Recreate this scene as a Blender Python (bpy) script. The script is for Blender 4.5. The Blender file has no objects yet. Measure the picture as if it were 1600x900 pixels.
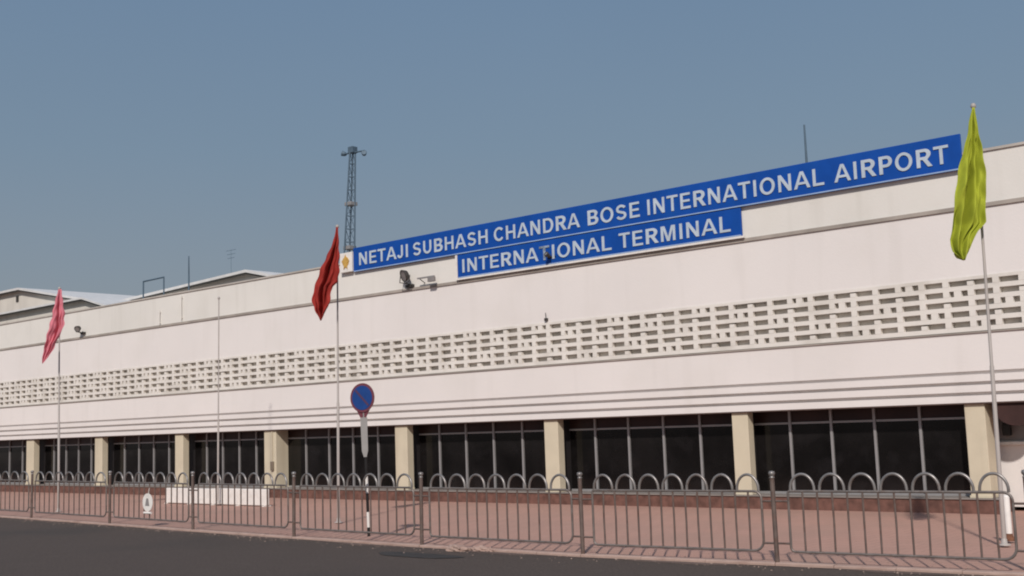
import bpy, bmesh, math, random
from mathutils import Vector, Matrix
random.seed(7)
scn = bpy.context.scene
C = scn.collection
R = math.radians

# ------------------------------------------------------------------ camera
F, YAW, PITCH, ROLL = 1800.13, 0.7098124, 0.1189553, -0.0346334
EYE = Vector((0, 0, 2.2))
FWD = Vector((-math.sin(YAW)*math.cos(PITCH), math.cos(YAW)*math.cos(PITCH), math.sin(PITCH)))
_r = Vector((math.cos(YAW), math.sin(YAW), 0)); _u = _r.cross(FWD)
RT = _r*math.cos(ROLL) + _u*math.sin(ROLL); UP = -_r*math.sin(ROLL) + _u*math.cos(ROLL)
cam = bpy.data.cameras.new('camera'); camo = bpy.data.objects.new('camera', cam); C.objects.link(camo)
m = Matrix((RT, UP, -FWD)).transposed().to_4x4(); m.translation = EYE
camo.matrix_world = m
cam.sensor_width = 36; cam.lens = 36*F/1600; cam.clip_end = 6000
scn.camera = camo

# ------------------------------------------------------------------ sky, sun, exposure
SUN_EL, SUN_AZ = R(38.5), R(31)          # sun in front of the facade, to its right
S = Vector((math.sin(SUN_AZ)*math.cos(SUN_EL), -math.cos(SUN_AZ)*math.cos(SUN_EL), math.sin(SUN_EL)))
w = bpy.data.worlds.new('World'); scn.world = w; w.use_nodes = True
nt = w.node_tree; nt.nodes.clear()
sky = nt.nodes.new('ShaderNodeTexSky'); sky.sky_type = 'NISHITA'; sky.sun_disc = False
sky.sun_elevation = SUN_EL; sky.sun_rotation = math.atan2(S.x, S.y)
sky.dust_density = 3.0; sky.air_density = 1.0; sky.ozone_density = 1.5
tc = nt.nodes.new('ShaderNodeTexCoord'); sep = nt.nodes.new('ShaderNodeSeparateXYZ')
mr = nt.nodes.new('ShaderNodeMapRange'); mr.inputs[1].default_value = 0.02; mr.inputs[2].default_value = 0.5
rmp = nt.nodes.new('ShaderNodeValToRGB')
SK = 1.09
rmp.color_ramp.elements[0].position = 0; rmp.color_ramp.elements[0].color = (.245*SK, .256*SK, .268*SK, 1)
rmp.color_ramp.elements[1].position = 1; rmp.color_ramp.elements[1].color = (.120*SK, .205*SK, .335*SK, 1)
e = rmp.color_ramp.elements.new(.45); e.color = (.170*SK, .238*SK, .312*SK, 1)
scl = nt.nodes.new('ShaderNodeVectorMath'); scl.operation = 'SCALE'; scl.inputs['Scale'].default_value = 10.0
mx = nt.nodes.new('ShaderNodeMix'); mx.data_type = 'RGBA'; mx.inputs[0].default_value = .85
bg = nt.nodes.new('ShaderNodeBackground'); bg.inputs[1].default_value = 0.1
out = nt.nodes.new('ShaderNodeOutputWorld')
L = nt.links.new
L(tc.outputs['Generated'], sep.inputs[0]); L(sep.outputs['Z'], mr.inputs[0]); L(mr.outputs[0], rmp.inputs[0])
hz = nt.nodes.new('ShaderNodeTexNoise'); hz.inputs['Scale'].default_value = 2.2; hz.inputs['Detail'].default_value = 3
hm = nt.nodes.new('ShaderNodeMapRange'); hm.inputs[3].default_value = 9.5; hm.inputs[4].default_value = 10.5
L(tc.outputs['Generated'], hz.inputs['Vector']); L(hz.outputs['Fac'], hm.inputs[0]); L(hm.outputs[0], scl.inputs['Scale'])
L(rmp.outputs[0], scl.inputs[0]); L(sky.outputs[0], mx.inputs[6]); L(scl.outputs[0], mx.inputs[7])
L(mx.outputs[2], bg.inputs[0]); L(bg.outputs[0], out.inputs[0])
sun = bpy.data.lights.new('sun', 'SUN'); sun.energy = 3.35; sun.angle = R(2.0); sun.color = (1.0, .93, .86)
suno = bpy.data.objects.new('sun', sun); C.objects.link(suno)
suno.rotation_euler = S.to_track_quat('Z', 'Y').to_euler(); suno.location = (20, -30, 40)
scn.view_settings.view_transform = 'Standard'; scn.view_settings.look = 'None'
scn.view_settings.exposure = 0; scn.view_settings.gamma = 1
try: scn.cycles.filter_width = 2.0
except Exception: pass

# ------------------------------------------------------------------ helpers
def at(x, y, Y):
    """survey point: where the sight line of photo pixel x, y meets the vertical plane at distance Y"""
    d = FWD*F + RT*(x-800) + UP*(450-y)
    return EYE + d*(Y/d.y)
def atz(x, y, z):
    d = FWD*F + RT*(x-800) + UP*(450-y)
    return EYE + d*((z-EYE.z)/d.z)

class MB:
    def __init__(s): s.v = []; s.f = []; s.sm = []
    def add(s, vs, fs, smooth=False):
        n = len(s.v); s.v += [tuple(v) for v in vs]
        for f in fs: s.f.append(tuple(n+i for i in f)); s.sm.append(smooth)
    def box(s, x0, x1, y0, y1, z0, z1):
        vs = [(x, y, z) for z in (z0, z1) for y in (y0, y1) for x in (x0, x1)]
        s.add(vs, [(0,2,3,1),(4,5,7,6),(0,1,5,4),(2,6,7,3),(0,4,6,2),(1,3,7,5)]); return s
    def bevbox(s, x0, x1, y0, y1, z0, z1, b=.01):
        bm = bmesh.new(); bmesh.ops.create_cube(bm, size=1)
        for v in bm.verts:
            v.co = Vector(((x0+x1)/2+v.co.x*(x1-x0), (y0+y1)/2+v.co.y*(y1-y0), (z0+z1)/2+v.co.z*(z1-z0)))
        bmesh.ops.bevel(bm, geom=list(bm.edges), offset=b, segments=2, affect='EDGES', profile=.5)
        bm.verts.index_update()
        s.add([v.co for v in bm.verts], [[v.index for v in f.verts] for f in bm.faces]); bm.free(); return s
    def tube(s, pts, r, n=10, closed=False, cap=True, smooth=True):
        pts = [Vector(p) for p in pts]; rs = r if isinstance(r, (list, tuple)) else [r]*len(pts)
        N = len(pts); rings = []; a = None
        for i, p in enumerate(pts):
            if closed: t = (pts[(i+1) % N]-pts[i-1]).normalized()
            else: t = (pts[min(i+1, N-1)]-pts[max(i-1, 0)]).normalized()
            if a is None:
                a = Vector((0, 0, 1)) if abs(t.z) < .9 else Vector((1, 0, 0))
            a = (a - t*a.dot(t)).normalized(); b = t.cross(a)
            rings.append([p+(a*math.cos(k*2*math.pi/n)+b*math.sin(k*2*math.pi/n))*rs[i] for k in range(n)])
        vs = [v for rr in rings for v in rr]; fs = []
        for i in range(N if closed else N-1):
            j = (i+1) % N
            for k in range(n): fs.append((i*n+k, i*n+(k+1) % n, j*n+(k+1) % n, j*n+k))
        s.add(vs, fs, smooth)
        if cap and not closed:
            s.add(rings[0], [tuple(range(n))[::-1]]); s.add(rings[-1], [tuple(range(n))])
        return s
    def lathe(s, prof, c=(0,0,0), axis=None, n=20):
        """prof: (r, h) list along axis"""
        ax = Vector(axis or (0,0,1)).normalized(); a = Vector((1,0,0)) if abs(ax.x) < .9 else Vector((0,1,0))
        a = (a-ax*a.dot(ax)).normalized(); b = ax.cross(a); c = Vector(c); vs = []; fs = []
        for r, h in prof:
            for k in range(n):
                t = k*2*math.pi/n; vs.append(c+ax*h+(a*math.cos(t)+b*math.sin(t))*max(r, 1e-4))
        for i in range(len(prof)-1):
            for k in range(n): fs.append((i*n+k, i*n+(k+1) % n, (i+1)*n+(k+1) % n, (i+1)*n+k))
        s.add(vs, fs, True)
        s.add(vs[:n], [tuple(range(n))[::-1]]); s.add(vs[-n:], [tuple(range(n))]); return s
    def prism(s, poly, y0, y1):
        """poly of (x, z) extruded along y"""
        n = len(poly); vs = [(x, y0, z) for x, z in poly]+[(x, y1, z) for x, z in poly]
        fs = [tuple(range(n)), tuple(range(n, 2*n))[::-1]]+[(i, i+n, (i+1) % n+n, (i+1) % n) for i in range(n)]
        s.add(vs, fs); return s
    def build(s, name, mat, parent=None, origin=None, recalc=True):
        me = bpy.data.meshes.new(name); o0 = Vector(origin) if origin is not None else Vector((0,0,0))
        me.from_pydata([tuple(Vector(v)-o0) for v in s.v], [], s.f)
        me.polygons.foreach_set('use_smooth', s.sm)
        if recalc:
            bm = bmesh.new(); bm.from_mesh(me); bmesh.ops.recalc_face_normals(bm, faces=bm.faces); bm.to_mesh(me); bm.free()
        me.materials.append(mat); me.update()
        o = bpy.data.objects.new(name, me); C.objects.link(o); o.location = o0
        if parent:
            o.parent = parent
            p = parent; off = Vector((0,0,0))
            while p: off += p.location; p = p.parent
            o.location = o0-off
        return o
def tag(o, label=None, cat=None, group=None, kind=None):
    if label: o['label'] = label
    if cat: o['category'] = cat
    if group: o['group'] = group
    if kind: o['kind'] = kind
    return o
def thing(name, label, cat, loc=(0,0,0), group=None):
    o = bpy.data.objects.new(name, None); C.objects.link(o); o.location = loc; o.empty_display_size = .3
    return tag(o, label, cat, group)

# ------------------------------------------------------------------ materials
def mat(name, col, rough=.7, metal=0, var=.08, scale=3.0, spec=.4, bump=0, bscale=60, streak=None, stain_glint=None, detail=6):
    """principled with a noise-varied base colour; streak=(colour, amount) makes vertical rain streaks"""
    m = bpy.data.materials.new(name); m.use_nodes = True; t = m.node_tree; b = t.nodes['Principled BSDF']
    b.inputs['Roughness'].default_value = rough; b.inputs['Metallic'].default_value = metal
    b.inputs['Specular IOR Level'].default_value = spec
    g = t.nodes.new('ShaderNodeNewGeometry')
    n = t.nodes.new('ShaderNodeTexNoise'); n.inputs['Scale'].default_value = scale; n.inputs['Detail'].default_value = detail
    t.links.new(g.outputs['Position'], n.inputs['Vector'])
    r = t.nodes.new('ShaderNodeValToRGB'); r.color_ramp.elements[0].position = .3; r.color_ramp.elements[1].position = .7
    r.color_ramp.elements[0].color = tuple(c*(1-var) for c in col)+(1,)
    r.color_ramp.elements[1].color = tuple(min(1, c*(1+var)) for c in col)+(1,)
    t.links.new(n.outputs['Fac'], r.inputs[0]); last = r.outputs[0]
    def layer(vscale, nscale, lo, hi, c2, amt, last):
        mp = t.nodes.new('ShaderNodeMapping'); mp.inputs['Scale'].default_value = vscale
        t.links.new(g.outputs['Position'], mp.inputs[0])
        n2 = t.nodes.new('ShaderNodeTexNoise'); n2.inputs['Scale'].default_value = nscale; n2.inputs['Detail'].default_value = 5
        t.links.new(mp.outputs[0], n2.inputs['Vector'])
        k = t.nodes.new('ShaderNodeMapRange'); k.inputs[1].default_value = lo; k.inputs[2].default_value = hi
        k.inputs[4].default_value = amt; t.links.new(n2.outputs['Fac'], k.inputs[0])
        x = t.nodes.new('ShaderNodeMix'); x.data_type = 'RGBA'; x.inputs[7].default_value = tuple(c2)+(1,)
        t.links.new(k.outputs[0], x.inputs[0]); t.links.new(last, x.inputs[6]); return x.outputs[2]
    if streak: last = layer((1, 1, .09), 2.2, .55, .8, streak[0], streak[1], last)
    if stain_glint: last = layer((1, 1, 1), stain_glint[2], .52, .72, stain_glint[0], stain_glint[1], last)
    t.links.new(last, b.inputs['Base Color'])
    if bump:
        bn = t.nodes.new('ShaderNodeTexNoise'); bn.inputs['Scale'].default_value = bscale; bn.inputs['Detail'].default_value = 4
        t.links.new(g.outputs['Position'], bn.inputs['Vector'])
        bu = t.nodes.new('ShaderNodeBump'); bu.inputs['Strength'].default_value = bump; bu.inputs['Distance'].default_value = .01
        t.links.new(bn.outputs['Fac'], bu.inputs['Height']); t.links.new(bu.outputs[0], b.inputs['Normal'])
    return m
M = {}
M['wall'] = mat('white_painted_plaster', (.755, .71, .685), .85, var=.03, scale=.35, bump=.25, bscale=18,
                streak=((.52, .48, .44), .18), stain_glint=((.62, .58, .53), .2, .5))
M['parapet'] = mat('weathered_parapet_paint', (.72, .69, .645), .85, var=.04, scale=.4, bump=.25, bscale=18,
                streak=((.42, .39, .34), .20), stain_glint=((.62, .59, .53), .22, .7))
M['screen'] = mat('screen_block_paint', (.73, .69, .64), .85, var=.05, scale=1.5, bump=.3, bscale=25, stain_glint=((.45, .41, .35), .4, 1.2))
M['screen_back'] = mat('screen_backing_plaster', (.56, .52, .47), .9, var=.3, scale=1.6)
M['ledge'] = mat('dark_ledge', (.34, .30, .265), .9, var=.2, scale=1.2)  # dark strips; the shadow line under the screen is put into this colour
M['column'] = mat('cream_painted_column', (.60, .53, .40), .75, var=.06, scale=1.5, streak=((.42, .35, .25), .5), bump=.2, bscale=20)
M['plinth'] = mat('dark_red_plinth_stone', (.145, .070, .054), .8, var=.35, scale=5, bump=.4, bscale=12)
M['sill'] = mat('grey_sill_stone', (.24, .21, .19), .7, var=.12, scale=3)
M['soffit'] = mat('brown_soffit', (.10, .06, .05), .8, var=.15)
M['glass'] = mat('dark_window_glass', (.008, .007, .007), .10, var=.5, scale=.9, spec=.28, stain_glint=((.018, .016, .017), .6, 1.6), bump=.05, bscale=2)  # paler blotches put faint reflections into the pane colour
M['upper_glass'] = mat('maroon_upper_glass', (.034, .017, .015), .35, var=.3, scale=.9, spec=.25)
M['alu'] = mat('window_aluminium', (.34, .33, .33), .45, metal=.35, var=.06)
M['roof'] = mat('grey_flat_roof', (.28, .26, .24), .9, var=.15)
M['shed_wall'] = mat('shed_wall_paint', (.60, .565, .51), .85, var=.06, scale=1, streak=((.40, .36, .31), .4))
M['shed_roof'] = mat('shed_roof_sheet', (.62, .61, .60), .6, var=.08, scale=2)
M['shed_eave'] = mat('shed_eave_board', (.10, .095, .085), .8, var=.15)
M['blue'] = mat('blue_sign_paint', (.006, .066, .33), .5, var=.10, scale=2.2, spec=.2, streak=((.01, .09, .34), .35))
M['letter'] = mat('white_sign_letter', (.47, .54, .61), .6, var=.10, scale=4)
M['letter_dull'] = mat('tarnished_sign_letter', (.24, .30, .38), .6, var=.5, scale=9)
M['trim'] = mat('pale_blue_sign_trim', (.30, .42, .62), .5, var=.1)
M['white'] = mat('white_paint', (.78, .74, .70), .6, var=.05, scale=5, stain_glint=((.5, .45, .4), .3, 6))
M['ochre'] = mat('ochre_emblem_paint', (.55, .33, .08), .6, var=.15, scale=8)
M['pole'] = mat('flagpole_paint', (.40, .36, .335), .5, var=.08, scale=2)
M['rail'] = mat('galvanised_rail', (.27, .25, .24), .38, metal=.45, var=.15, scale=6, stain_glint=((.15, .09, .06), .5, 7))
M['railframe'] = mat('weathered_rail_frame', (.20, .17, .155), .45, metal=.35, var=.2, scale=6, stain_glint=((.12, .06, .04), .5, 8))
M['railbar'] = mat('reddish_rail_bar', (.155, .115, .10), .55, metal=.25, var=.2, scale=7, stain_glint=((.12, .05, .03), .5, 9))  # same grey pipe; its dim, reddish reflected look is put into the colour
M['dark'] = mat('dark_metal', (.045, .040, .036), .6, var=.2, scale=8)
M['greymetal'] = mat('grey_mast_metal', (.09, .135, .18), .6, metal=.2, var=.15)
M['black'] = mat('black_paint', (.012, .010, .010), .5, var=.2)
M['signblue'] = mat('road_sign_blue', (.014, .055, .22), .35, var=.08, scale=8)
M['signred'] = mat('road_sign_red', (.16, .045, .06), .45, var=.1, scale=8)
M['signback'] = mat('grey_sign_bracket', (.33, .31, .30), .5, metal=.4, var=.1)
M['concrete'] = mat('pink_kerb_concrete', (.40, .28, .235), .9, var=.14, scale=3, bump=.5, bscale=25, stain_glint=((.26, .15, .12), .5, 2.2))
M['maroon'] = mat('maroon_canvas', (.045, .020, .017), .8, var=.2)
M['greyboard'] = mat('grey_board', (.24, .22, .215), .7, var=.08)

def flagmat(name, col, col2, trans):
    m = mat(name, col, .75, var=.12, scale=2.5, spec=.2, stain_glint=(col2, .6, 3.0)); t = m.node_tree; b = t.nodes['Principled BSDF']
    tr = t.nodes.new('ShaderNodeBsdfTranslucent'); ms = t.nodes.new('ShaderNodeMixShader'); ms.inputs[0].default_value = trans
    src = b.inputs['Base Color'].links[0].from_socket
    t.links.new(src, tr.inputs[0]); t.links.new(b.outputs[0], ms.inputs[1]); t.links.new(tr.outputs[0], ms.inputs[2])
    t.links.new(ms.outputs[0], t.nodes['Material Output'].inputs[0]); return m
M['flag_green'] = flagmat('yellow_green_cloth', (.50, .55, .055), (.32, .38, .035), .3)
M['flag_red'] = flagmat('red_cloth', (.42, .045, .035), (.25, .035, .03), .3)
M['flag_pink'] = flagmat('pink_cloth', (.80, .27, .33), (.68, .20, .26), .3)

def asphalt():
    m = mat('asphalt', (.072, .053, .044), .92, var=.32, scale=22, bump=.8, bscale=70, stain_glint=((.050, .041, .036), .7, .3), streak=((.088, .068, .056), .6), detail=10)
    return m
M['asphalt'] = asphalt()
def paving():
    m = bpy.data.materials.new('pink_paving'); m.use_nodes = True; t = m.node_tree; b = t.nodes['Principled BSDF']
    b.inputs['Roughness'].default_value = .9; b.inputs['Specular IOR Level'].default_value = .25
    g = t.nodes.new('ShaderNodeNewGeometry')
    br = t.nodes.new('ShaderNodeTexBrick'); br.inputs['Scale'].default_value = 1.0
    br.inputs['Brick Width'].default_value = .4; br.inputs['Row Height'].default_value = .4; br.inputs['Mortar Size'].default_value = .008
    br.inputs['Color1'].default_value = (.43, .252, .20, 1); br.inputs['Color2'].default_value = (.445, .263, .21, 1)
    br.inputs['Mortar'].default_value = (.31, .19, .155, 1)
    t.links.new(g.outputs['Position'], br.inputs['Vector'])
    n = t.nodes.new('ShaderNodeTexNoise'); n.inputs['Scale'].default_value = .5; n.inputs['Detail'].default_value = 8
    t.links.new(g.outputs['Position'], n.inputs['Vector'])
    k = t.nodes.new('ShaderNodeMapRange'); k.inputs[1].default_value = .4; k.inputs[2].default_value = .75; k.inputs[4].default_value = .6
    t.links.new(n.outputs['Fac'], k.inputs[0])
    x = t.nodes.new('ShaderNodeMix'); x.data_type = 'RGBA'; x.inputs[7].default_value = (.35, .225, .18, 1)
    t.links.new(k.outputs[0], x.inputs[0]); t.links.new(br.outputs['Color'], x.inputs[6]); t.links.new(x.outputs[2], b.inputs['Base Color'])
    return m
M['paving'] = paving()

# ------------------------------------------------------------------ ground, road, pavement, kerb
D = 26.32            # facade plane
ROAD = -.04
def sheet(name, pts, mat_, z=None):
    mb = MB(); mb.add([(p[0], p[1], z if z is not None else p[2]) for p in pts], [tuple(range(len(pts)))])
    o = mb.build(name, mat_); tag(o, kind='structure'); return o
FX = [-43.6, -38.4, -33.30, -28.43, -24.15, -20.10, -16.05, -12.18, -8.70, -5.08, -1.25]
FY = [17.25, 17.0, 16.72, 16.42, 16.12, 15.93, 15.78, 15.78, 16.08, 16.42, 16.8]
edge = [(-140, 19.5), (-70, 18.6)] + [(x, y-.075) for x, y in zip(FX, FY)] + [(6, 17.3), (60, 18.5)]
sheet('ground', [(-3000,-3000), (3000,-3000), (3000,3000), (-3000,3000)], mat('dry_ground', (.24,.19,.15), .95, var=.2, scale=.05), -.2)
sheet('road', [(-140,-60), (60,-60)] + [(x, y-.001) for x, y in edge[::-1]], M['asphalt'], ROAD)
pav = MB()
inner = [(x, y+.15) for x, y in edge]
for i in range(len(inner)-1):
    a, b = inner[i], inner[i+1]
    pav.add([(a[0], a[1], 0), (b[0], b[1], 0), (b[0], D-.3, -.09), (a[0], D-.3, -.09), (b[0], 60, -.09), (a[0], 60, -.09)], [(0,1,2,3), (3,2,4,5)])
tag(pav.build('pavement', M['paving']), kind='structure')
kb = MB()
for i in range(len(edge)-1):
    (x0, y0), (x1, y1) = edge[i], edge[i+1]
    n = max(1, int(abs(x1-x0)/.9)) if -45 < x0 < 3 else 1
    for k in range(n):
        a, b = k/n, (k+1)/n; g = .006 if n > 1 else 0
        xa, xb = x0+(x1-x0)*a+g, x0+(x1-x0)*b-g; ya, yb = y0+(y1-y0)*a, y0+(y1-y0)*b
        j = random.uniform(-.008, .008); zt = .004+random.uniform(-.004, .006)
        vs = [(xa,ya+j,-.15),(xb,yb+j,-.15),(xb,yb+.149,-.15),(xa,ya+.149,-.15),
              (xa,ya+j,zt-.015),(xb,yb+j,zt-.015),(xb,yb+j+.02,zt),(xa,ya+j+.02,zt),(xb,yb+.149,zt),(xa,ya+.149,zt)]
        kb.add(vs, [(0,1,5,4),(4,5,6,7),(7,6,8,9),(3,9,8,2),(0,4,7,9,3),(1,2,8,6,5)])
tag(kb.build('kerb', M['concrete']), kind='structure')
# worn, patched strip along the gutter and a dark oval patch on the road
gut = MB()
for i in range(2, len(edge)-3):
    (x0, y0), (x1, y1) = edge[i], edge[i+1]
    for k in range(8):
        a, b = k/8, (k+1)/8
        w0 = .16+.10*math.sin((x0+(x1-x0)*a)*1.7)+.05*math.sin(x0*3+a*19); w1 = .16+.10*math.sin((x0+(x1-x0)*b)*1.7)+.05*math.sin(x0*3+b*19)
        if k == 7:
            w1 = .16+.10*math.sin(x1*1.7)+.05*math.sin(x1*3)
        gut.add([(x0+(x1-x0)*a, y0+(y1-y0)*a-w0, ROAD+.004), (x0+(x1-x0)*b, y0+(y1-y0)*b-w1, ROAD+.004),
                 (x0+(x1-x0)*b, y0+(y1-y0)*b-.012, ROAD+.004), (x0+(x1-x0)*a, y0+(y1-y0)*a-.012, ROAD+.004)], [(0,1,2,3)])
tag(gut.build('gutter_dust', mat('reddish_gutter_dust', (.115,.080,.066), .95, var=.25, scale=2)), kind='structure')
pc = atz(652, 868, ROAD)
pm = MB(); ring = [(pc.x+1.0*math.cos(t)*(1+.12*math.sin(3*t)), pc.y+.33*math.sin(t)*(1+.15*math.cos(2*t)), ROAD+.008) for t in [k*2*math.pi/40 for k in range(40)]]
pm.add(ring, [tuple(range(40))]); tag(pm.build('road_patch', mat('dark_oval_patch', (.035,.031,.029), .8, var=.2)), kind='structure')

# ------------------------------------------------------------------ terminal building
XL, XR = -66.0, 7.0
Z_SOF, Z_G1, Z_SB, Z_ST, Z_LED, Z_TOP = 2.36, 3.06, 3.94, 5.19, 6.76, 7.97
BACK = D+30
bld = thing('terminal_building', 'long white terminal building with pierced block screen, cream columns and dark glazed ground floor', 'building', ((XL+XR)/2, D, 0))
# upper wall in bands, fascia with three recessed grooves
mb = MB(); mb.box(XL, XR, D, D+.35, Z_ST, Z_LED-.045); mb.build('upper_wall', M['wall'], bld)
mb = MB(); mb.box(XL, XR, D, D+.35, Z_G1, Z_SB); mb.build('lower_wall', M['wall'], bld)
fas = MB(); z = Z_SOF; gr = .075; band = (Z_G1-Z_SOF-3*gr)/3
for k in range(3):
    fas.box(XL, XR, D-.03-.012*(2-k)*0, D+.30, z, z+band)
    fas.box(XL, XR, D+.08, D+.30, z+band+.0005, z+band+gr-.0005); z += band+gr
fas.build('grooved_fascia', M['wall'], bld)
mb = MB(); mb.box(XL, XR, D, D+.28, Z_LED+.045, Z_TOP); mb.build('parapet', M['parapet'], bld)
mb = MB(); mb.box(XL, XR, D-.04, D+.36, Z_LED-.044, Z_LED+.044); mb.build('ledge', M['ledge'], bld)
mb = MB(); mb.box(XL, XR, D-.04, D+.33, Z_TOP+.001, Z_TOP+.06); mb.build('parapet_coping', mat('coping_stone', (.46,.42,.38), .85, var=.15, scale=1), bld)
mb = MB(); mb.box(XL, XR, D-.035, D+.34, Z_SB-.032, Z_SB-.002); mb.build('screen_ledge', M['ledge'], bld)
mb = MB(); mb.box(XL, XR, D+.29, BACK, 7.2, 7.4); mb.build('roof', M['roof'], bld)
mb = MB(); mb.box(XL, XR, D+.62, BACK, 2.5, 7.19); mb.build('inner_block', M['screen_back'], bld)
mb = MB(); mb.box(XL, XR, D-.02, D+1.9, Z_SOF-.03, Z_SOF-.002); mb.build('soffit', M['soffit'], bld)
mb = MB(); mb.box(XL, XL+.3, D+.37, BACK, 0, 7.19); mb.box(XR-.3, XR, D+.37, BACK, 0, 7.19); mb.box(XL, XR, BACK+.002, BACK+.3, 0, 7.9)
mb.build('side_wall', M['wall'], bld)
# pierced screen: modules 0.57 m wide, five rows
scr = MB(); ph = .558; rows = 5; fr = .055
z0, z1 = Z_SB, Z_ST; cell = (z1-z0-.05)/rows
x_ref = at(1168, 470, D).x      # left edge of one counted module
i0 = int((XL-x_ref)/ph)-1; i1 = int((XR-x_ref)/ph)+1
scr.box(XL, XR, D-.015, D+.10, z1-.075, z1-.001)
for r_ in range(rows):           # horizontal shelves under each row
    zb = z1-.07-(r_+1)*(cell-.006); scr.box(XL, XR, D-.012, D+.115, zb, zb+.105)
for i in range(i0, i1):
    xa = max(XL, x_ref+i*ph); xb = min(XR, xa+ph)
    if xb-xa < .3: continue
    for r_ in range(rows):
        zt = z1-.07-r_*(cell-.006); zb = zt-(cell-.006)+.105
        kk = (i-2-2*r_) % 5
        if kk == 0:               # twin small openings: thick mullion in the middle
            scr.box(xa+.245, xa+.41, D-.010, D+.11, zb+.001, zt-.001)
        dk = (i-2*r_) % 5 == 0      # the web left of every fifth opening is broken off at its top
        scr.box(xa, xa+.14, D-.016, D+.118, zb+.0005, zt-(.035 if dk else .0005))
scr.build('block_screen', M['screen'], bld)
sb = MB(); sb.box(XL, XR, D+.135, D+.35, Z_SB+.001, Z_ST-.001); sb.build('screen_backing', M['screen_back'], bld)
# columns
YG = D+.62
def col(xpl, xpr_front, depth, name='column', label=None, yf=.05):
    xa = at(xpl, 720, D+yf).x; xb = at(xpr_front, 720, D+yf).x
    m_ = MB(); m_.bevbox(xa, xb, D+yf, D+yf+depth, .252, Z_SOF-.032, .012)
    m_.bevbox(xa-.02, xb+.02, D+yf-.02, D+yf+depth, .251, .31, .006)
    o = m_.build(name, M['column'], bld, origin=((xa+xb)/2, D+yf, .3))
    if label: o['label'] = label
    return xa, xb
cols = []
for xl, xr in ((-64, -56), (41, 52.5), (148, 159.5), (273.5, 286), (413, 431.5), (618, 637), (852, 873.5), (1147, 1172), (1513, 1545)):
    cols.append(col(xl, xr, .565 if xl in (413, 1513) else .28, label={413: 'wide double pillar', 1513: 'wide stained end pillar'}.get(xl)))
cols.insert(0, col(-180, -173, .33))
# plinth and sill
rx = at(1562, 780, D).x
mb = MB(); mb.box(XL, rx, D-.06, D+.75, -.12, .218); mb.build('plinth', M['plinth'], bld)
mb = MB(); mb.bevbox(XL, rx+.02, D-.09, D+.76, .219, .25, .008); mb.build('window_sill', M['sill'], bld)
# glazed bays
H0, H1 = .251, Z_SOF-.031
for k in range(len(cols)-1):
    xa = cols[k][1]+.02 if k+1 in (6, 10) else cols[k][1]-.12; xb = cols[k+1][0]+.12
    if cols[k][1]-cols[k][0] > .5: xa = cols[k][1]+.002
    if cols[k+1][1]-cols[k+1][0] > .5: xb = cols[k+1][0]-.002
    # visible clear width
    va, vb = cols[k][1], cols[k+1][0]
    zt = 2.02
    p = MB(); p.box(xa, xb, YG, YG+.02, H0+.05, zt-.03)
    win = p.build('window', M['glass'], bld, origin=((xa+xb)/2, YG, H0))
    q = MB(); q.box(xa, xb, YG, YG+.02, zt+.03, H1-.005); q.build('upper_pane', M['upper_glass'], win)
    q = MB(); q.box(xa, xb, YG-.03, YG+.03, zt-.025, zt+.025); q.build('transom', M['alu'], win)
    q = MB(); q.box(xa, xb, YG-.03, YG+.03, H0, H0+.06); q.build('bottom_rail', M['alu'], win)
    # the visible bay at the glass: shift because the columns stand in front
    ga = at_shift = va+.0
    sh = (YG-D)*(-(va+vb)/2)/(D)   # parallax between column front and glass along the sight line
    pitch = (vb-va)/5.0
    for j in range(1, 5):
        xm = va-.22+j*pitch+.02*j
        q = MB(); q.bevbox(xm-.032, xm+.032, YG-.06, YG+.01, H0+.061, H1-.002, .006)
        q.build('mullion', M['alu'], win, origin=(xm, YG, H0))
# lobby wall behind the glass line, entrance recess at the right end
mb = MB(); mb.box(XL, rx-.3, YG+.05, YG+.3, 0.003, 2.49); mb.build('inner_wall', M['black'], bld)
mb = MB(); mb.box(rx-.298, XR, D+.95, D+1.25, .003, Z_SOF-.032); mb.build('entrance_wall', M['wall'], bld)
a = at(1562, 690, D+.94); b_ = at(1625, 660, D+.94)
mb = MB(); mb.bevbox(a.x, b_.x+1.4, D+.90, D+.948, a.z+.03, 2.0, .01); mb.build('service_panel', M['greyboard'], bld)
mb = MB(); mb.bevbox(a.x-.1, b_.x+1.6, D+.82, D+.949, a.z-.07, a.z, .01); mb.build('wall_shelf', M['white'], bld)

# low band on the wall right of the pillar and further doors past the frame
for k in range(2):
    x0 = -3.5+k*4.6
    p = MB(); p.box(x0, x0+2.6, D+.90, D+.948, .02, 2.1); dd = p.build('door', M['glass'], bld, origin=(x0, D+.9, 0))
    q = MB()
    for xx in (x0-.05, x0+1.27, x0+2.6): q.box(xx, xx+.06, D+.87, D+.949, .02, 2.15)
    q.box(x0-.05, x0+2.66, D+.865, D+.949, 2.151, 2.21); q.build('door_frame', M['alu'], dd)

# maroon rounded shade under the soffit at the entrance
c = at(1591, 622, D+.3)
sd = MB(); prof = []
vs = []; fs = []; n = 18
for i in range(n+1):
    t = math.pi*i/n
    for yy in (D+.05, D+.85): vs.append((c.x+.50*math.cos(t+math.pi), yy, Z_SOF-.035-.50*math.sin(t)))
for i in range(n): fs.append((2*i, 2*i+2, 2*i+3, 2*i+1))
fs.append(tuple(2*i for i in range(n+1))); fs.append(tuple(2*i+1 for i in range(n+1))[::-1])
sd.add(vs, fs)
o = sd.build('round_awning', M['maroon'], None, origin=(c.x, D+.05, Z_SOF-.04))
tag(o, 'dark maroon half-round awning under the soffit at the right end', 'awning')

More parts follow.
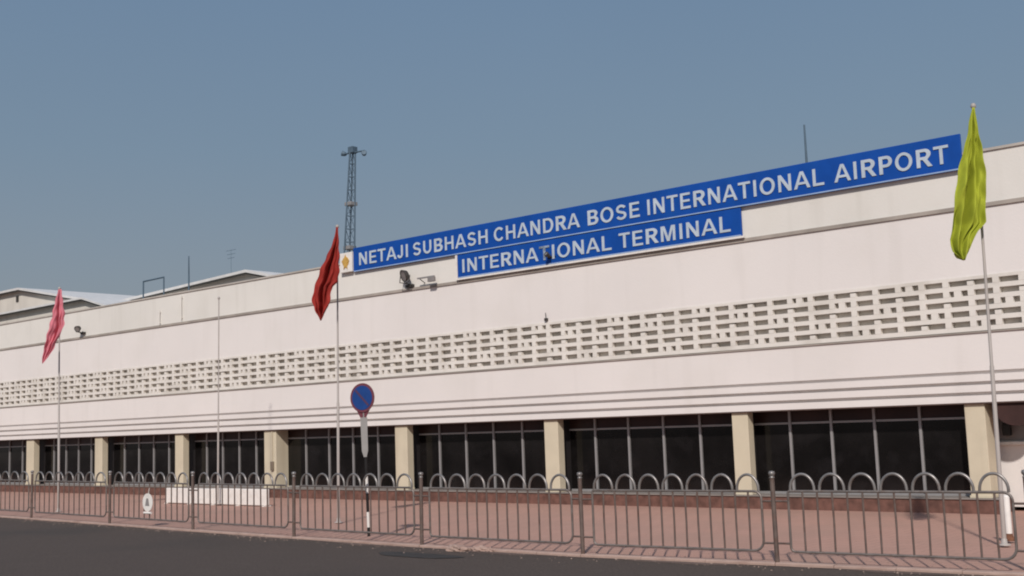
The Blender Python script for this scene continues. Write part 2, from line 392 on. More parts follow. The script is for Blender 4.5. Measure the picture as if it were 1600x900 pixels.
# ------------------------------------------------------------------ name signs with raised letters
def arc(cx, cy, rx, ry, a0, a1, n=14):
    return [(cx+rx*math.cos(R(a0+(a1-a0)*i/n)), cy+ry*math.sin(R(a0+(a1-a0)*i/n))) for i in range(n+1)]
def ribbon(pts, t):
    """outline of a centre line stroked with constant width"""
    Lf, Rt = [], []
    for i, p in enumerate(pts):
        q0 = pts[max(0, i-1)]; q1 = pts[min(len(pts)-1, i+1)]
        dx, dy = q1[0]-q0[0], q1[1]-q0[1]; l = math.hypot(dx, dy); nx, ny = -dy/l*t/2, dx/l*t/2
        Lf.append((p[0]+nx, p[1]+ny)); Rt.append((p[0]-nx, p[1]-ny))
    return Lf+Rt[::-1]
def glyph(ch):
    """grotesque capital of height 1: (width, left bearing, right bearing, outer outline, holes)"""
    t = .165; h = t/2
    if ch == 'I': return .2, .11, .11, [(.02,0),(.19,0),(.19,1),(.02,1)], []
    if ch == 'L': return .66, .11, .04, [(0,0),(.66,0),(.66,.15),(.17,.15),(.17,1),(0,1)], []
    if ch == 'T': return .78, .03, .03, [(.305,0),(.475,0),(.475,.85),(.78,.85),(.78,1),(0,1),(0,.85),(.305,.85)], []
    if ch == 'E': return .70, .11, .06, [(0,0),(.70,0),(.70,.15),(.17,.15),(.17,.43),(.64,.43),(.64,.575),(.17,.575),(.17,.85),(.68,.85),(.68,1),(0,1)], []
    if ch == 'H': return .79, .11, .11, [(0,0),(.17,0),(.17,.43),(.62,.43),(.62,0),(.79,0),(.79,1),(.62,1),(.62,.58),(.17,.58),(.17,1),(0,1)], []
    if ch == 'N': return .79, .11, .11, [(0,0),(.16,0),(.16,.70),(.61,0),(.79,0),(.79,1),(.63,1),(.63,.31),(.18,1),(0,1)], []
    if ch == 'M': return .95, .11, .11, [(0,0),(.16,0),(.16,.78),(.395,0),(.555,0),(.79,.78),(.79,0),(.95,0),(.95,1),(.70,1),(.475,.26),(.25,1),(0,1)], []
    if ch == 'A': return .98, .01, .01, [(0,0),(.18,0),(.265,.235),(.715,.235),(.80,0),(.98,0),(.585,1),(.395,1)], [[(.315,.375),(.665,.375),(.49,.83)]]
    if ch == 'O': return .94, .07, .07, arc(.47,.5,.47,.515,0,360,40)[:-1], [arc(.47,.5,.295,.36,0,360,32)[:-1]]
    if ch == 'D': return .82, .11, .07, [(0,0),(.40,0)]+arc(.40,.5,.42,.5,-90,90,20)[1:-1]+[(.40,1),(0,1)], [[(.17,.15),(.38,.15)]+arc(.38,.5,.265,.35,-90,90,16)[1:-1]+[(.38,.85),(.17,.85)]]
    if ch == 'P': return .74, .11, .05, [(0,0),(.2,0),(.2,.365),(.43,.365)]+arc(.43,.6825,.31,.3175,-90,90,16)[1:-1]+[(.43,1),(0,1)], [[(.2,.53),(.41,.53)]+arc(.41,.6825,.13,.1525,-90,90,10)[1:-1]+[(.41,.835),(.2,.835)]]
    if ch == 'R': return .84, .11, .02, [(0,0),(.2,0),(.2,.41),(.33,.41),(.60,0),(.84,0),(.585,.385)]+arc(.46,.71,.32,.29,-50,90,14)+[(0,1)], [[(.2,.565),(.44,.565)]+arc(.44,.70,.12,.135,-90,90,10)[1:-1]+[(.44,.835),(.2,.835)]]
    if ch == 'B': return .79, .11, .06, [(0,0),(.46,0)]+arc(.46,.28,.33,.28,-90,62,14)[1:]+arc(.44,.75,.30,.25,-42,90,12)+[(0,1)], \
        [[(.2,.165),(.44,.165)]+arc(.44,.2875,.135,.1225,-90,90,8)[1:-1]+[(.44,.41),(.2,.41)], [(.2,.57),(.42,.57)]+arc(.42,.7025,.115,.1325,-90,90,8)[1:-1]+[(.42,.835),(.2,.835)]]
    if ch == 'C': return .86, .07, .06, ribbon(arc(.46,.5,.37,.42,40,320,30), t), []
    if ch == 'U': return .79, .11, .11, ribbon([(.1,1),(.1,.7)]+arc(.395,.385,.295,.30,180,360,20)+[(.69,.7),(.69,1)], t), []
    if ch == 'J': return .56, .03, .11, ribbon([(.46,1),(.46,.6)]+arc(.275,.285,.185,.20,0,-175,14), t), []
    if ch == 'S': return .78, .07, .06, ribbon(arc(.39,.715,.27,.20,18,180,12)+[(.13,.67)]*0+arc(.30,.70,.18,.165,190,262,6)+[(.39,.50)]+arc(.47,.30,.19,.165,82,8,6)+arc(.39,.275,.28,.195,0,-165,14), t), []
def letters(text, xa, xb, za, zb, yf, parent, special=None):
    gl = [glyph(c) for c in text]; x = 0; pos = []; TR = .045
    for w_, lb, rb, o_, h_ in gl: pos.append(x+lb); x += lb+w_+rb+TR
    x0 = pos[0]; x1 = pos[-1]+gl[-1][0]; sx = (xb-xa)/(x1-x0); sz = zb-za
    for k, (w_, lb, rb, outl, holes) in enumerate(gl):
        cu = bpy.data.curves.new('outline', 'CURVE'); cu.dimensions = '2D'; cu.fill_mode = 'BOTH'; cu.extrude = .009
        for poly in [outl]+holes:
            sp = cu.splines.new('POLY'); sp.points.add(len(poly)-1); sp.use_cyclic_u = True
            for i, (px_, py_) in enumerate(poly): sp.points[i].co = (px_*sx, py_*sz, 0, 1)
        ob = bpy.data.objects.new('outline', cu); C.objects.link(ob); bpy.context.view_layer.update()
        me = bpy.data.meshes.new_from_object(ob.evaluated_get(bpy.context.evaluated_depsgraph_get()))
        bpy.data.objects.remove(ob); bpy.data.curves.remove(cu)
        ox = xa+(pos[k]-x0)*sx
        l = MB(); l.add([(ox+v.co.x, yf-.0105-v.co.z, za+v.co.y) for v in me.vertices], [tuple(p_.vertices) for p_ in me.polygons])
        bpy.data.meshes.remove(me)
        o_ = l.build('letter', M['letter_dull'] if special == k else M['letter'], parent, origin=(ox, yf, za))
        if special == k: o_['label'] = 'darkened, half-lost letter T'
def board(name, label, xa, xb, za, zb):
    t = thing(name, label, 'sign', (xa, D, za))
    p = MB(); p.bevbox(xa, xb, D-.10, D-.035, za, zb, .012); p.build('board', M['blue'], t)
    q = MB(); q.box(xa+.02, xb-.02, D-.112, D-.101, za+.004, za+.034); q.build('trim', M['trim'], t)
    return t
sx0, sx1 = at(552, 405, D-.10).x, at(1502, 240, D-.10).x
SZ0, SZ1 = 7.63, 8.46
sg = board('name_sign', 'long blue board with white airport name lettering along the roof edge', sx0, sx1, SZ0, SZ1)
q = MB()
for k in range(16):
    xx = sx0+.8+k*(sx1-sx0-1.6)/15; q.box(xx-.03, xx+.03, D-.034, D-.001, 7.66, 7.9); q.tube([(xx, D-.03, 8.38), (xx, D+.35, 8.0)], .015, 6)
q.build('bracket', M['dark'], sg)
for wd, pa, pb in (('NETAJI', 561, 637), ('SUBHASH', 645, 761.5), ('CHANDRA', 771.5, 905.5), ('BOSE', 918, 999), ('INTERNATIONAL', 1011, 1287), ('AIRPORT', 1303, 1482)):
    yy = lambda px: 405-(px-552)*.1747
    letters(wd, at(pa, yy(pa), D-.12).x, at(pb, yy(pb), D-.12).x, 7.825, 8.255, D-.101, sg)
tx0, tx1 = at(715, 420, D-.10).x, at(1158, 350, D-.10).x
TZ1 = SZ0-.02
sg2 = board('name_sign', 'shorter blue INTERNATIONAL TERMINAL board under the long one', tx0, tx1, 6.87, TZ1)
for wd, pa, pb, sp in (('INTERNATIONAL', 722, 955, 7), ('TERMINAL', 967, 1141, None)):
    yy = lambda px: 420-(px-715)*.158
    letters(wd, at(pa, yy(pa), D-.12).x, at(pb, yy(pb), D-.12).x, 7.025, 7.445, D-.101, sg2, sp)
q = MB(); q.box(tx0-.06, tx1+.06, D-.115, D-.041, 6.815, 6.868); q.box(tx0-.09, tx0-.012, D-.105, D-.002, 6.87, TZ1)
q.build('white_edge', M['white'], sg2)
# emblem board
ea, eb = at(531, 410, D-.15).x, at(549.5, 405, D-.15).x
em = thing('emblem_board', 'small white panel with ochre emblem at the left end of the long sign', 'sign', (ea, D, 7.7))
p = MB(); p.bevbox(ea, eb, D-.15, D-.055, 7.66, 8.34, .01); p.build('panel', M['white'], em)
cx = (ea+eb)/2
p = MB(); p.lathe([(.17, 0), (.17, .012)], (cx, D-.151, 8.02), (0,-1,0), 24); p.build('emblem', M['ochre'], em)
p = MB(); p.prism([(cx-.2, 8.04), (cx-.05, 8.17), (cx, 8.28), (cx+.05, 8.17), (cx+.2, 8.04), (cx+.07, 7.95), (cx+.1, 7.76), (cx, 7.84), (cx-.1, 7.76), (cx-.07, 7.95)], D-.175, D-.164)
p.build('emblem_wing', M['ochre'], em)

# ------------------------------------------------------------------ flood lamps and fittings on the wall
def flood(px, py, label, r=.2, aim=(-.35,-1,-.35), base=.34):
    c = at(px, py, D-.32); t = thing('flood_lamp', label, 'lamp', (c.x, D-.05, c.z))
    ax = Vector(aim).normalized()
    p = MB(); p.lathe([(r*.35, -.16), (r*.75, -.12), (r, 0), (r*1.05, .03), (r*.92, .035), (r*.85, .01)], c, ax, 20); p.build('lamp_head', M['dark'], t)
    p = MB(); p.lathe([(r*.84, .0), (r*.84, .012)], c, ax, 20); p.build('lens', M['signback'], t)
    p = MB(); p.tube([c-ax*.05+Vector((-r*1.1,0,0)), c+Vector((-r*1.1,.02,-base*.6)), c+Vector((0,.05,-base*.7)), c+Vector((r*1.1,.02,-base*.6)), c-ax*.05+Vector((r*1.1,0,0))], .016, 6)
    p.tube([c+Vector((0,.05,-base*.7)), (c.x, D-.02, c.z-base*.8)], .022, 6)
    p.bevbox(c.x-.17, c.x+.17, D-.10, D-.006, c.z-base-.02, c.z-base+.07, .01); p.build('bracket', M['dark'], t)
    return t
flood(631, 431, 'round dark flood lamp on the white parapet under the long sign', .2)
flood(121, 514, 'small dark flood lamp on the parapet behind the pink flag', .14, (.4,-1,-.5), .2)
flood(854, 397, 'dark flood lamp in front of the letter T of the shorter sign', .07, (-.2,-1,.6), .10)
c = at(664, 437, D-.1)
t = thing('cable_arm', 'thin grey horizontal arm beside the round flood lamp', 'bracket', (c.x, D, c.z))
a, b = at(652, 436, D-.25), at(679, 432, D-.25)
p = MB(); p.bevbox(a.x, b.x, D-.27, D-.22, c.z+.02, c.z+.07, .008); p.build('bar', M['signback'], t)
p = MB(); p.bevbox(b.x-.28, b.x, D-.30, D-.20, c.z-.12, c.z+.019, .01); p.build('box', M['greyboard'], t)
p = MB(); p.tube([(a.x+.1, D-.245, c.z+.03), (a.x+.1, D+.01, c.z-.1)], .015, 6); p.build('stay', M['dark'], t)
c = at(852, 497, D-.08)
t = thing('wall_spike', 'small dark fitting on the white wall just above the pierced screen', 'fitting', (c.x, D, c.z))
p = MB(); p.bevbox(c.x-.05, c.x+.05, D-.08, D-.003, c.z-.08, c.z, .008); p.build('base', M['dark'], t)
p = MB(); p.tube([(c.x, D-.05, c.z-.01), (c.x, D-.06, c.z+.16)], .012, 6); p.build('rod', M['dark'], t)
c = at(1572, 671, D+.7)
t = thing('wall_lamp', 'small black lamp on the entrance wall behind the right flagpole', 'lamp', (c.x, D+.9, c.z))
p = MB(); p.bevbox(c.x-.09, c.x+.09, D+.70, D+.82, c.z-.14, c.z+.14, .02); p.build('lamp_head', M['black'], t)
p = MB(); p.tube([(c.x, D+.8, c.z), (c.x, D+.95, c.z+.05)], .02, 6); p.build('arm', M['dark'], t)

# drain pipes and faint cables down the wall
def pipe(px, ytop, ybot, label, rad, mm='pole', Y=D-.06):
    a, b = at(px, ytop, Y), at(px, ybot, Y); x = (a.x+b.x)/2
    p = MB(); p.tube([(x, Y, b.z), (x, Y, a.z)], rad, 8)
    n = max(1, int((a.z-b.z)/1.5))
    for k in range(n+1):
        zz = b.z+.1+(a.z-b.z-.2)*k/n; p.box(x-rad*1.8, x+rad*1.8, Y-.01, D-.031, zz-.02, zz+.02)
    o = p.build('drain_pipe', M[mm], None, origin=(x, Y, b.z)); tag(o, label, 'pipe'); return o
pipe(283, 461, 500, 'thin cable pipe on the parapet under the tall thin roof rod', .022, 'parapet')
pipe(249, 484, 508, 'short thin pipe on the parapet under the small pipe frame', .02, 'parapet')

# ------------------------------------------------------------------ roof structures
def gable(name, label, pl, pr_, pk, Y, depth, zbase, roof_over=.35, th=.14, vent=None):
    A, P, B = at(*pl, Y), at(*pk, Y), at(*pr_, Y)
    t = thing(name, label, 'rooftop shed', ((A.x+B.x)/2, Y, zbase))
    p = MB(); p.prism([(A.x+.3, zbase), (B.x-.3, zbase), (B.x-.3, B.z-th), (P.x, P.z-th-.02), (A.x+.3, A.z-th)], Y, Y+depth); p.build('wall', M['shed_wall'], t)
    for (u, v) in ((A, P), (P, B)):
        p = MB(); p.prism([(u.x, u.z-th), (v.x, v.z-th), (v.x, v.z), (u.x, u.z)], Y-roof_over, Y+depth+roof_over); p.build('roof_slope', M['shed_roof'], t)
        p = MB(); p.prism([(u.x, u.z-th-.09), (v.x, v.z-th-.09), (v.x, v.z-th-.002), (u.x, u.z-th-.002)], Y-roof_over+.08, Y-roof_over+.16); p.build('eave_board', M['shed_eave'], t)
    if vent:
        c = at(*vent, Y-.03); p = MB(); p.bevbox(c.x-.15, c.x+.15, Y-.05, Y-.004, c.z-.2, c.z+.2, .01); p.build('vent', M['dark'], t)
    return t
gable('rooftop_shed', 'pale rooftop shed with low gable roof and small dark vent at far left', (-75, 474), (178, 473), (36, 450), D+9, 8, 7.402, vent=(27, 467))
gable('rooftop_shed', 'low roof canopy with dark eaves standing in front of the far left shed', (-40, 499), (186, 481), (136, 465), D+5, 4, 7.402, th=.1)
gable('rooftop_shed', 'long low shed roof with shallow ridge left of the red flag', (172, 475), (446, 432), (392, 422), D+9, 10, 7.402)
# small pipe frame
a, b = at(224, 440, D+2), at(256, 443, D+2)
t = thing('pipe_frame', 'small dark pipe frame standing on the roof edge left of the thin rod', 'frame', (a.x, D+2, 7.4))
p = MB(); p.tube([(a.x, D+2, 7.4), (a.x, D+2, a.z)], .035, 8); p.build('post', M['greymetal'], t)
p = MB(); p.tube([(a.x, D+2, a.z), (b.x, D+2, a.z+.02)], .035, 8); p.build('top_bar', M['greymetal'], t)
p = MB(); p.tube([(b.x, D+2, 7.4), (b.x, D+2, a.z+.02)], .03, 8); p.build('post', M['greymetal'], t)
def rod(px, yt, label, Y, r, fork=False):
    a = at(px, yt, Y); t = thing('roof_antenna', label, 'antenna', (a.x, Y, 7.4))
    p = MB(); p.tube([(a.x, Y, 7.4), (a.x, Y, (7.4+a.z)/2), (a.x, Y, a.z)], [r*1.4, r*1.1, r*.7], 8); p.build('rod', M['greymetal'], t)
    p = MB(); p.bevbox(a.x-.16, a.x+.16, Y-.16, Y+.16, 7.401, 7.5, .01); p.build('base', M['roof'], t)
    if fork:
        p = MB()
        for dz, l in ((0, .45), (-.22, .38), (-.44, .32)): p.tube([(a.x-l, Y, a.z+dz), (a.x+l, Y, a.z+dz)], .012, 6)
        p.build('crossbars', M['greymetal'], t)
rod(1256.5, 195, 'single thin dark antenna rod rising behind the long sign near its right end', D+3, .035)
rod(295, 400, 'thin dark rod on the roof between pipe frame and shed ridge', D+3, .035)
rod(361, 391, 'faint thin aerial with short crossbars above the long shed roof', D+12, .012, True)
# lattice mast
my = D+6
b0 = at(545, 400, my); top = at(551, 236, my)
t = thing('lattice_mast', 'tall grey lattice mast with lamps on top behind the left end of the sign', 'mast', (b0.x, my, 7.4))
def lerp(a, b, f): return a+(b-a)*f
zb, zt = 7.4, top.z
cb = Vector((at(542.5, 420, my).x, my, zb)); ct = Vector((top.x, my, zt))
def leg(k, f):
    rad = lerp(.31, .13, f); ang = k*2*math.pi/3+.3; c_ = lerp(cb, ct, f); return c_+Vector((math.cos(ang)*rad, math.sin(ang)*rad, 0))
for k in range(3):
    p = MB(); p.tube([leg(k, 0), leg(k, 1)], .035, 6); p.build('leg', M['greymetal'], t)
p = MB(); nseg = 12
for s_ in range(nseg):
    for k in range(3):
        p.tube([leg(k, s_/nseg), leg((k+1) % 3, (s_+1)/nseg)], .013, 5); p.tube([leg(k, (s_+1)/nseg), leg((k+1) % 3, (s_+1)/nseg)], .013, 5)
p.build('bracing', M['greymetal'], t)
for f in (.38, .66):
    c_ = lerp(cb, ct, f); p = MB(); p.bevbox(c_.x-.2, c_.x+.2, my-.2, my+.2, c_.z-.08, c_.z+.08, .02); p.build('junction_box', M['signback'], t)
p = MB(); p.tube([ct+Vector((-.62,0,-.03)), ct+Vector((.75,0,-.12))], .035, 6); p.bevbox(ct.x-.15, ct.x+.15, my-.15, my+.15, ct.z-.1, ct.z+.18, .02); p.build('crossbar', M['greymetal'], t)
for dx, dz in ((-.62, .0), (.72, -.22)):
    p = MB(); p.lathe([(.05, -.16), (.09, -.1), (.12, .05), (.10, .06)], ct+Vector((dx, 0, dz)), (.5 if dx > 0 else -.6, -.5, .25), 12); p.build('lamp', M['greymetal'], t)

# ------------------------------------------------------------------ flagpoles
def cloth(outL, outR, px_pole, Y, mat_, parent, folds, amp, phase=0):
    """hanging flag: left and right edge given by surveyed points top to bottom, real pleats in depth"""
    def interp(lst, y):
        for (x0, y0), (x1, y1) in zip(lst, lst[1:]):
            if y0 <= y <= y1: return x0+(x1-x0)*(y-y0)/max(1e-6, y1-y0)
        return lst[-1][0] if y > lst[-1][1] else lst[0][0]
    ytop = max(outL[0][1], outR[0][1]); ybot = min(outL[-1][1], outR[-1][1]); NV, NU = 70, 64
    vs = []; hr = Vector((math.cos(YAW), math.sin(YAW), 0)); hd = Vector((-math.sin(YAW), math.cos(YAW), 0))
    for j in range(NV+1):
        y = ytop+(ybot-ytop)*j/NV; l, r_ = interp(outL, y), interp(outR, y)
        c_ = at(px_pole, y, Y); sc = (at(px_pole+10, y, Y)-at(px_pole, y, Y)).length/10
        # metres per pixel across the sight line
        d_ = (c_-EYE).dot(FWD)/F
        g = math.sin(min(1, j/NV*1.25+.12)*math.pi*.5)
        for i in range(NU+1):
            u = i/NU; x = l+(r_-l)*u+(.5+abs(u-.5))*.9*math.sin(j*.55+phase*3+u*2)*(1 if 0 < j < NV else 0)*min(1, abs(r_-l)/20)
            w_ = math.sin(u*folds*2*math.pi+phase+.9*math.sin(j/NV*3.1+phase))
            w2 = math.sin(u*folds*4.3+j*.21+phase*2)
            v_ = j/NV
            crease = math.exp(-((u-.50-.10*math.sin(v_*5+phase))/.085)**2)*2.0+math.exp(-((u-.80+.15*v_)/.06)**2)*.9*(v_ > .2)+math.exp(-((u-.16-.25*(v_-.75))/.07)**2)*1.6*max(0, v_-.55)*2
            dep = amp*g*(w_*.45+w2*.25+crease+.10*math.sin(u*31+v_*23)+.08*math.sin(v_*41-u*17))*min(1, abs(r_-l)/14)
            p = c_+hr*((x-px_pole)*d_)+hd*dep
            vs.append(p)
    fs = [(j*(NU+1)+i, j*(NU+1)+i+1, (j+1)*(NU+1)+i+1, (j+1)*(NU+1)+i) for j in range(NV) for i in range(NU)]
    m_ = MB(); m_.add(vs, fs, True); o = m_.build('flag', mat_, parent, recalc=False)
    s_ = o.modifiers.new('thickness', 'SOLIDIFY'); s_.thickness = .004
    return o
def flagpole(label, top, base, Y, r, flag=None, cls='flagpole'):
    a = at(top[0], top[1], Y); b = atz(base[0], base[1], 0) if base[1] else Vector((at(base[0], 780, Y).x, Y, 0))
    b = Vector((at(base[0], 790, Y).x, Y, 0))
    t = thing(cls, label, 'flagpole', b)
    p = MB(); p.tube([b, b.lerp(a, .4), b.lerp(a, .4)+Vector((0,0,.02)), a], [r*1.15, r*1.1, r*.85, r*.6], 12); p.build('pole', M['pole'], t)
    p = MB(); p.lathe([(r*.6, 0), (r*1.3, .02), (r*1.5, .05), (r*1.0, .09), (0, .1)], a, None, 12); p.build('finial', M['pole'], t)
    p = MB(); p.lathe([(.10, .002), (.10, .02), (.05, .025), (.045, .10), (r*1.2, .11)], b, None, 16); p.build('base_plate', M['pole'], t)
    if flag:
        cloth(flag[0], flag[1], flag[2], Y-.34, flag[3], t, flag[4], flag[5], flag[6])
    return t
flagpole('tall pale flagpole with drooping yellow-green flag at the right', (1521, 170), (1564.5, 0), 19.6, .032,
    ([(1519,168),(1515,190),(1511,215),(1502,250),(1497,285),(1492,318),(1490,345),(1487,372),(1490,392),(1500,400),(1506,406)],
     [(1523,168),(1526,190),(1531,215),(1536,250),(1540,290),(1541,325),(1539,348),(1527,362),(1519,380),(1513,396),(1508,406)], 1522, M['flag_green'], 2.4, .13, .6))
flagpole('pale flagpole with drooping red flag left of the round road sign', (527, 357), (528.5, 0), 18.8, .031,
    ([(525,355),(523,370),(515,390),(505,410),(496,432),(489,452),(487,470),(491,483),(497,492),(500,500)],
     [(528,355),(529,372),(530,400),(530,425),(528,440),(519,447),(517,465),(513,480),(506,490),(502,500)], 526, M['flag_red'], 1.7, .10, 2.2))
flagpole('pale flagpole with drooping pink flag at the far left', (93, 453), (91.5, 0), 18.5, .033,
    ([(91,452),(88,465),(83,485),(79,503),(75,520),(71,537),(67,552),(66,567)],
     [(96,452),(98,470),(100,488),(100,505),(97,517),(90,528),(84,542),(76,556),(67,567)], 92, M['flag_pink'], 1.6, .09, 4.1))
flagpole('thin pale bare flagpole without a flag near the white barrier boards', (342, 468), (340.5, 0), 22.5, .028)

# ------------------------------------------------------------------ road railing
rail = thing('road_railing', 'long grey pipe railing with rows of hoops along the pavement edge', 'railing', (FX[6], FY[6], 0))
P = [Vector((x, y, 0)) for x, y in zip(FX, FY)]
ZR, ZBOT, PH = 1.075, .175, 1.33
for i, p0 in enumerate(P):
    lean = Vector((random.uniform(-.012, .012), random.uniform(-.012, .012), 0))
    q = MB(); q.tube([p0+Vector((0,0,.002)), p0+lean+Vector((0,0,PH-.06))], .036, 14)
    o = q.build('post', M['railbar'], rail, origin=p0)
    q = MB(); q.lathe([(.038, 0), (.044, .01), (.03, .02), (.028, .03), (.046, .05), (.05, .075), (.04, .1), (.0, .11)], p0+lean+Vector((0,0,PH-.06)), None, 14)
    q.build('cap', M['rail'], o, origin=p0)
for i in range(len(P)-1):
    a, b = P[i], P[i+1]; d = (b-a); Lg = d.length; d.normalize(); zz = Vector((0,0,1))
    dz = random.uniform(-.008, .008)
    s0, s1 = .235, Lg-.20
    def pt(s_, z_): return a+d*s_+zz*(z_+dz)
    c = .09
    loop = []
    def corner(cs, cz, a0, a1, rr):
        for k in range(6):
            t_ = lerp(a0, a1, k/5); loop.append(pt(cs+rr*math.cos(t_), cz+rr*math.sin(t_)))
    corner(s1-.16, ZBOT+.16, -math.pi/2, 0, .16); corner(s1-.12, ZR-.12, 0, math.pi/2, .12)
    corner(s0+.03, ZR-.03, math.pi/2, math.pi, .03); corner(s0+.07, ZBOT+.07, math.pi, 1.5*math.pi, .07)
    q = MB(); q.tube(loop, .0195, 10, closed=True)
    pan = q.build('panel', M['railframe'], rail, origin=pt((s0+s1)/2, 0))
    # links to the posts
    for zl in (ZR-.15, ZBOT+.12):
        for ua, ub in ((s1-.005, Lg-.03), (.03, s0+.005)):
            q = MB(); q.tube([pt(ua, zl), pt(ub, zl)], .016, 8); q.build('link', M['railbar'], pan, origin=pt(ua, zl))
    nb = 14; sp = (s1-s0)/nb
    # hoops
    for k in range(7):
        c0 = s0+(2*k+1)*sp; hw = sp*.82; pts_ = []
        for j in range(17):
            t_ = math.pi*j/16; pts_.append(pt(c0-hw*math.cos(t_), ZR+.03+.225*math.sin(t_)))
        pts_ = [pt(c0-hw, ZR)]+pts_+[pt(c0+hw, ZR)]
        q = MB(); q.tube(pts_, .021, 10); q.build('hoop', M['rail'], pan, origin=pt(c0, ZR))
    many = i >= 3
    allb = MB()
    for k in range(1, nb):
        s_ = s0+k*sp; bend = random.uniform(-.008, .008)
        q = MB() if many else allb
        q.tube([pt(s_, ZBOT), pt(s_+bend, .6), pt(s_, ZR)], .016, 8)
        if many: q.build('bar', M['railbar'], pan, origin=pt(s_, ZBOT))
    if not many:
        tag(allb.build('bars', M['railbar'], pan), kind='stuff')

# round white board hung on the railing
c = at(231, 785, 16.0)
t = thing('round_notice', 'white round board with grey mark hung on the left part of the railing', 'notice board', c)
ax = Vector((.72, -.69, 0))
fx = lambda o_: c+o_
# find fence Y at this x
def fy(x):
    for i in range(len(FX)-1):
        if FX[i] <= x <= FX[i+1]: return FY[i]+(FY[i+1]-FY[i])*(x-FX[i])/(FX[i+1]-FX[i])
for _ in range(3): c = at(231, 785, fy(c.x)-.05)
t.location = c
ax = Vector((0, -1, 0))
p = MB(); p.lathe([(.225, 0), (.225, .012)], c, ax, 28); p.build('disc', M['white'], t)
p = MB(); p.prism([(c.x-.09, c.z-.08), (c.x+.09, c.z-.08), (c.x+.04, c.z+.1), (c.x-.04, c.z+.1)], c.y-.022, c.y-.014); p.build('mark', M['greyboard'], t)
p = MB(); p.tube([c+Vector((0,.01,.2)), Vector((c.x, c.y+.05, c.z+.40))], .006, 6); p.tube([c+Vector((-.16,-.006,-.26)), c+Vector((.16,-.006,-.26))], .03, 8); p.build('hanger', M['white'], t)

# ------------------------------------------------------------------ white barrier boards at the plinth
g0 = atz(337, 789, -.05); YB = g0.y
xa, xb = at(258, 778, YB).x, at(416, 778, YB).x; zt = at(337, 763.5, YB).z; zg = -.09*(YB-16)/(D-16.3)
t = thing('barrier_board', 'low solid white painted barrier behind the railing, beneath the bare flagpole', 'barrier', ((xa+xb)/2, YB, zg))
nbd = 4
for k in range(nbd):
    u0 = xa+(xb-xa)*k/nbd; u1 = xa+(xb-xa)*(k+1)/nbd-.02
    p = MB(); p.bevbox(u0, u1, YB, YB+.14, zg+.03, zt+random.uniform(-.01, .01), .02); p.build('board', M['white'], t)
for k in range(nbd+1):
    xx = xa+.1+(xb-xa-.2)*k/nbd; p = MB(); p.bevbox(xx-.06, xx+.06, YB-.06, YB+.22, zg, zg+.028, .005); p.build('foot', M['white'], t)

# ------------------------------------------------------------------ no-parking sign on striped post
YS = fy(at(576, 840, 16).x)+.16
bs = at(576.5, 838, YS); bs.z = 0; tp = at(567.5, 612, YS)
t = thing('road_sign', 'round blue road sign on a leaning black and white banded post', 'road sign', bs)
def onp(y):
    q_ = at(576, y, YS).z; f = q_/tp.z; return bs.lerp(tp, f)
bands = [(838, 824, 'black'), (824, 800, 'white'), (800, 771, 'black'), (771, 743, 'white'), (743, 714, 'black'), (714, 640, 'signback')]
for ya, yb, mm in bands:
    p = MB(); p.tube([onp(ya), onp(yb)], .029, 14); p.build('post_band', M[mm], t)
p = MB(); dirv = (onp(660)-onp(710)).normalized(); sid = Vector((math.cos(.55), math.sin(.55), 0)); nrm = sid.cross(dirv).normalized()
def plate(cz0, cz1, w0, w1, th, off):
    A, B = onp(cz0), onp(cz1); o1 = nrm*off; o2 = nrm*(off+th)
    vs = [A-sid*w0+o1, A+sid*w0+o1, B+sid*w1+o1, B-sid*w1+o1, A-sid*w0+o2, A+sid*w0+o2, B+sid*w1+o2, B-sid*w1+o2]
    p.add(vs, [(0,1,2,3),(7,6,5,4),(0,4,5,1),(1,5,6,2),(2,6,7,3),(3,7,4,0)])
plate(704, 652, .065, .072, .012, .03); plate(714, 704, .03, .065, .012, .03); p.build('backing_plate', M['signback'], t)
dc = onp(621)
dn = Vector((math.sin(-.03), -math.cos(-.03), 0))     # faces drivers on the road, seen obliquely
dn = Vector((.22, -1, .0)).normalized()
p = MB(); p.lathe([(.30, .03), (.30, .045)], dc, dn, 40); p.build('disc', M['signred'], t)
p = MB(); p.lathe([(.25, .046), (.25, .052)], dc, dn, 40); p.build('disc_face', M['signblue'], t)
ux = Vector((-dn.y, dn.x, 0)).normalized(); uz = Vector((0,0,1))
def barm(a2):
    dv = ux*math.cos(a2)+uz*math.sin(a2); pv = ux*-math.sin(a2)+uz*math.cos(a2); vs = []
    for off in (.053, .058):
        for (l, w_) in ((-.225,-.022),(.225,-.022),(.225,.022),(-.225,.022)): vs.append(dc+dn*off+dv*l+pv*w_)
    m_ = MB(); m_.add(vs, [(0,1,2,3),(4,5,6,7),(0,4,5,1),(1,5,6,2),(2,6,7,3),(3,7,4,0)]); return m_
barm(R(-45)).build('red_slash', mat('faded_slash_red', (.085,.04,.09), .5), t)
tri = MB(); A = dc+dn*.034
vs = []
for off in (0, .012):
    for (l, h) in ((-.19, -.2), (.19, -.2), (.05, -.44), (-.05, -.44)): vs.append(A+dn*(off-.02)+ux*l+uz*h)
tri.add(vs, [(0,1,2,3),(4,5,6,7),(0,4,5,1),(1,5,6,2),(2,6,7,3),(3,7,4,0)]); tri.build('neck_plate', M['signred'], t)

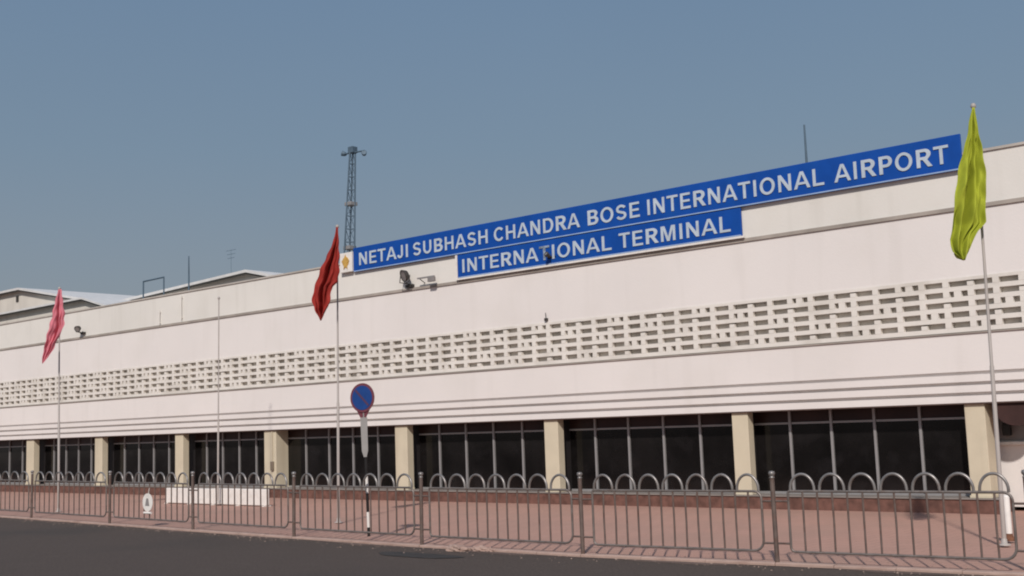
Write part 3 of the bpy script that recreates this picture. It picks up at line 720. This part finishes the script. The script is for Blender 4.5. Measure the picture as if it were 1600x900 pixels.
# ------------------------------------------------------------------ rubble at the broken kerb, bollard, small pieces
def lump(px, py, sx, sy, sz, label, seed):
    random.seed(seed); c = atz(px, py, ROAD); bm = bmesh.new(); bmesh.ops.create_icosphere(bm, subdivisions=3, radius=1)
    for v in bm.verts:
        n_ = v.co.copy(); k = 1+.22*math.sin(n_.x*4+seed)*math.cos(n_.y*5+seed*2)+.12*math.sin(n_.z*9+n_.x*7)+random.uniform(-.05, .05)
        v.co = Vector((c.x+n_.x*sx*k, c.y+n_.y*sy*k+.02, ROAD+max(-.01, n_.z*sz*k+sz*.35)))
    bm.verts.index_update(); m_ = MB(); m_.add([v.co for v in bm.verts], [[v.index for v in f.verts] for f in bm.faces]); bm.free()
    o = m_.build('rubble_lump', M['concrete'], None, origin=(c.x, c.y, ROAD)); tag(o, label, 'rubble', 'broken kerb concrete lying on the road edge'); return o
lump(712, 861, .22, .13, .085, 'bigger pale lump of broken kerb concrete right of the dark road patch', 1)
lump(750, 861, .20, .10, .065, 'flatter pink lump of broken kerb concrete, right of the bigger lump', 2)
lump(766, 862, .10, .07, .05, 'smallest lump of broken kerb concrete at the right end of the rubble', 5)
random.seed(3)
b0 = at(1568, 800, 20.3)
t = thing('bollard', 'short white post with rusty foot behind the right end of the railing', 'bollard', (b0.x, 20.3, 0))
p = MB(); p.lathe([(.055, .12), (.055, .72), (.045, .75), (.0, .76)], (b0.x+.06, 20.3, 0), None, 16); p.build('shaft', M['white'], t)
p = MB(); p.lathe([(.09, .001), (.09, .05), (.06, .08), (.056, .12)], (b0.x+.06, 20.3, 0), None, 16); p.build('foot', mat('rust', (.16,.07,.04), .9, var=.3, scale=12), t)
# small fitting and conduit on the wide double pillar
c = at(426, 728, D+.03)
t = thing('switch_box', 'small grey-brown box with conduit on the front of the wide double pillar', 'switch box', (c.x, D+.05, c.z))
p = MB(); p.bevbox(c.x-.07, c.x+.07, D-.03, D+.048, c.z-.16, c.z+.16, .012); p.build('box', mat('brown_box', (.20,.16,.12), .7, var=.1), t)
p = MB(); p.tube([(c.x, D+.02, c.z+.16), (c.x, D+.02, Z_SOF-.04)], .014, 6); p.build('conduit', M['column'], t)
# loose grit along the gutter and the foot of the railing
random.seed(21); g = MB()
for k in range(650):
    x = random.uniform(-36, -3); y = fy(x)
    on_road = random.random() < .7
    yy = y-.09-abs(random.gauss(0, .28)) if on_road else y+random.uniform(-.03, .7); z = ROAD+.004 if on_road else .0
    r_ = random.choice((.008, .011, .014, .022)); a = random.uniform(0, 6.28)
    vs = [(x+r_*math.cos(a+i*1.57)*random.uniform(.6, 1.2), yy+r_*math.sin(a+i*1.57)*random.uniform(.6, 1.2), z) for i in range(4)]+[(x, yy, z+r_*random.uniform(.5, .9))]
    g.add(vs, [(0,1,4), (1,2,4), (2,3,4), (3,0,4), (3,2,1,0)])
tag(g.build('grit', mat('pale_grit', (.30, .22, .18), .9, var=.4, scale=9)), kind='stuff')
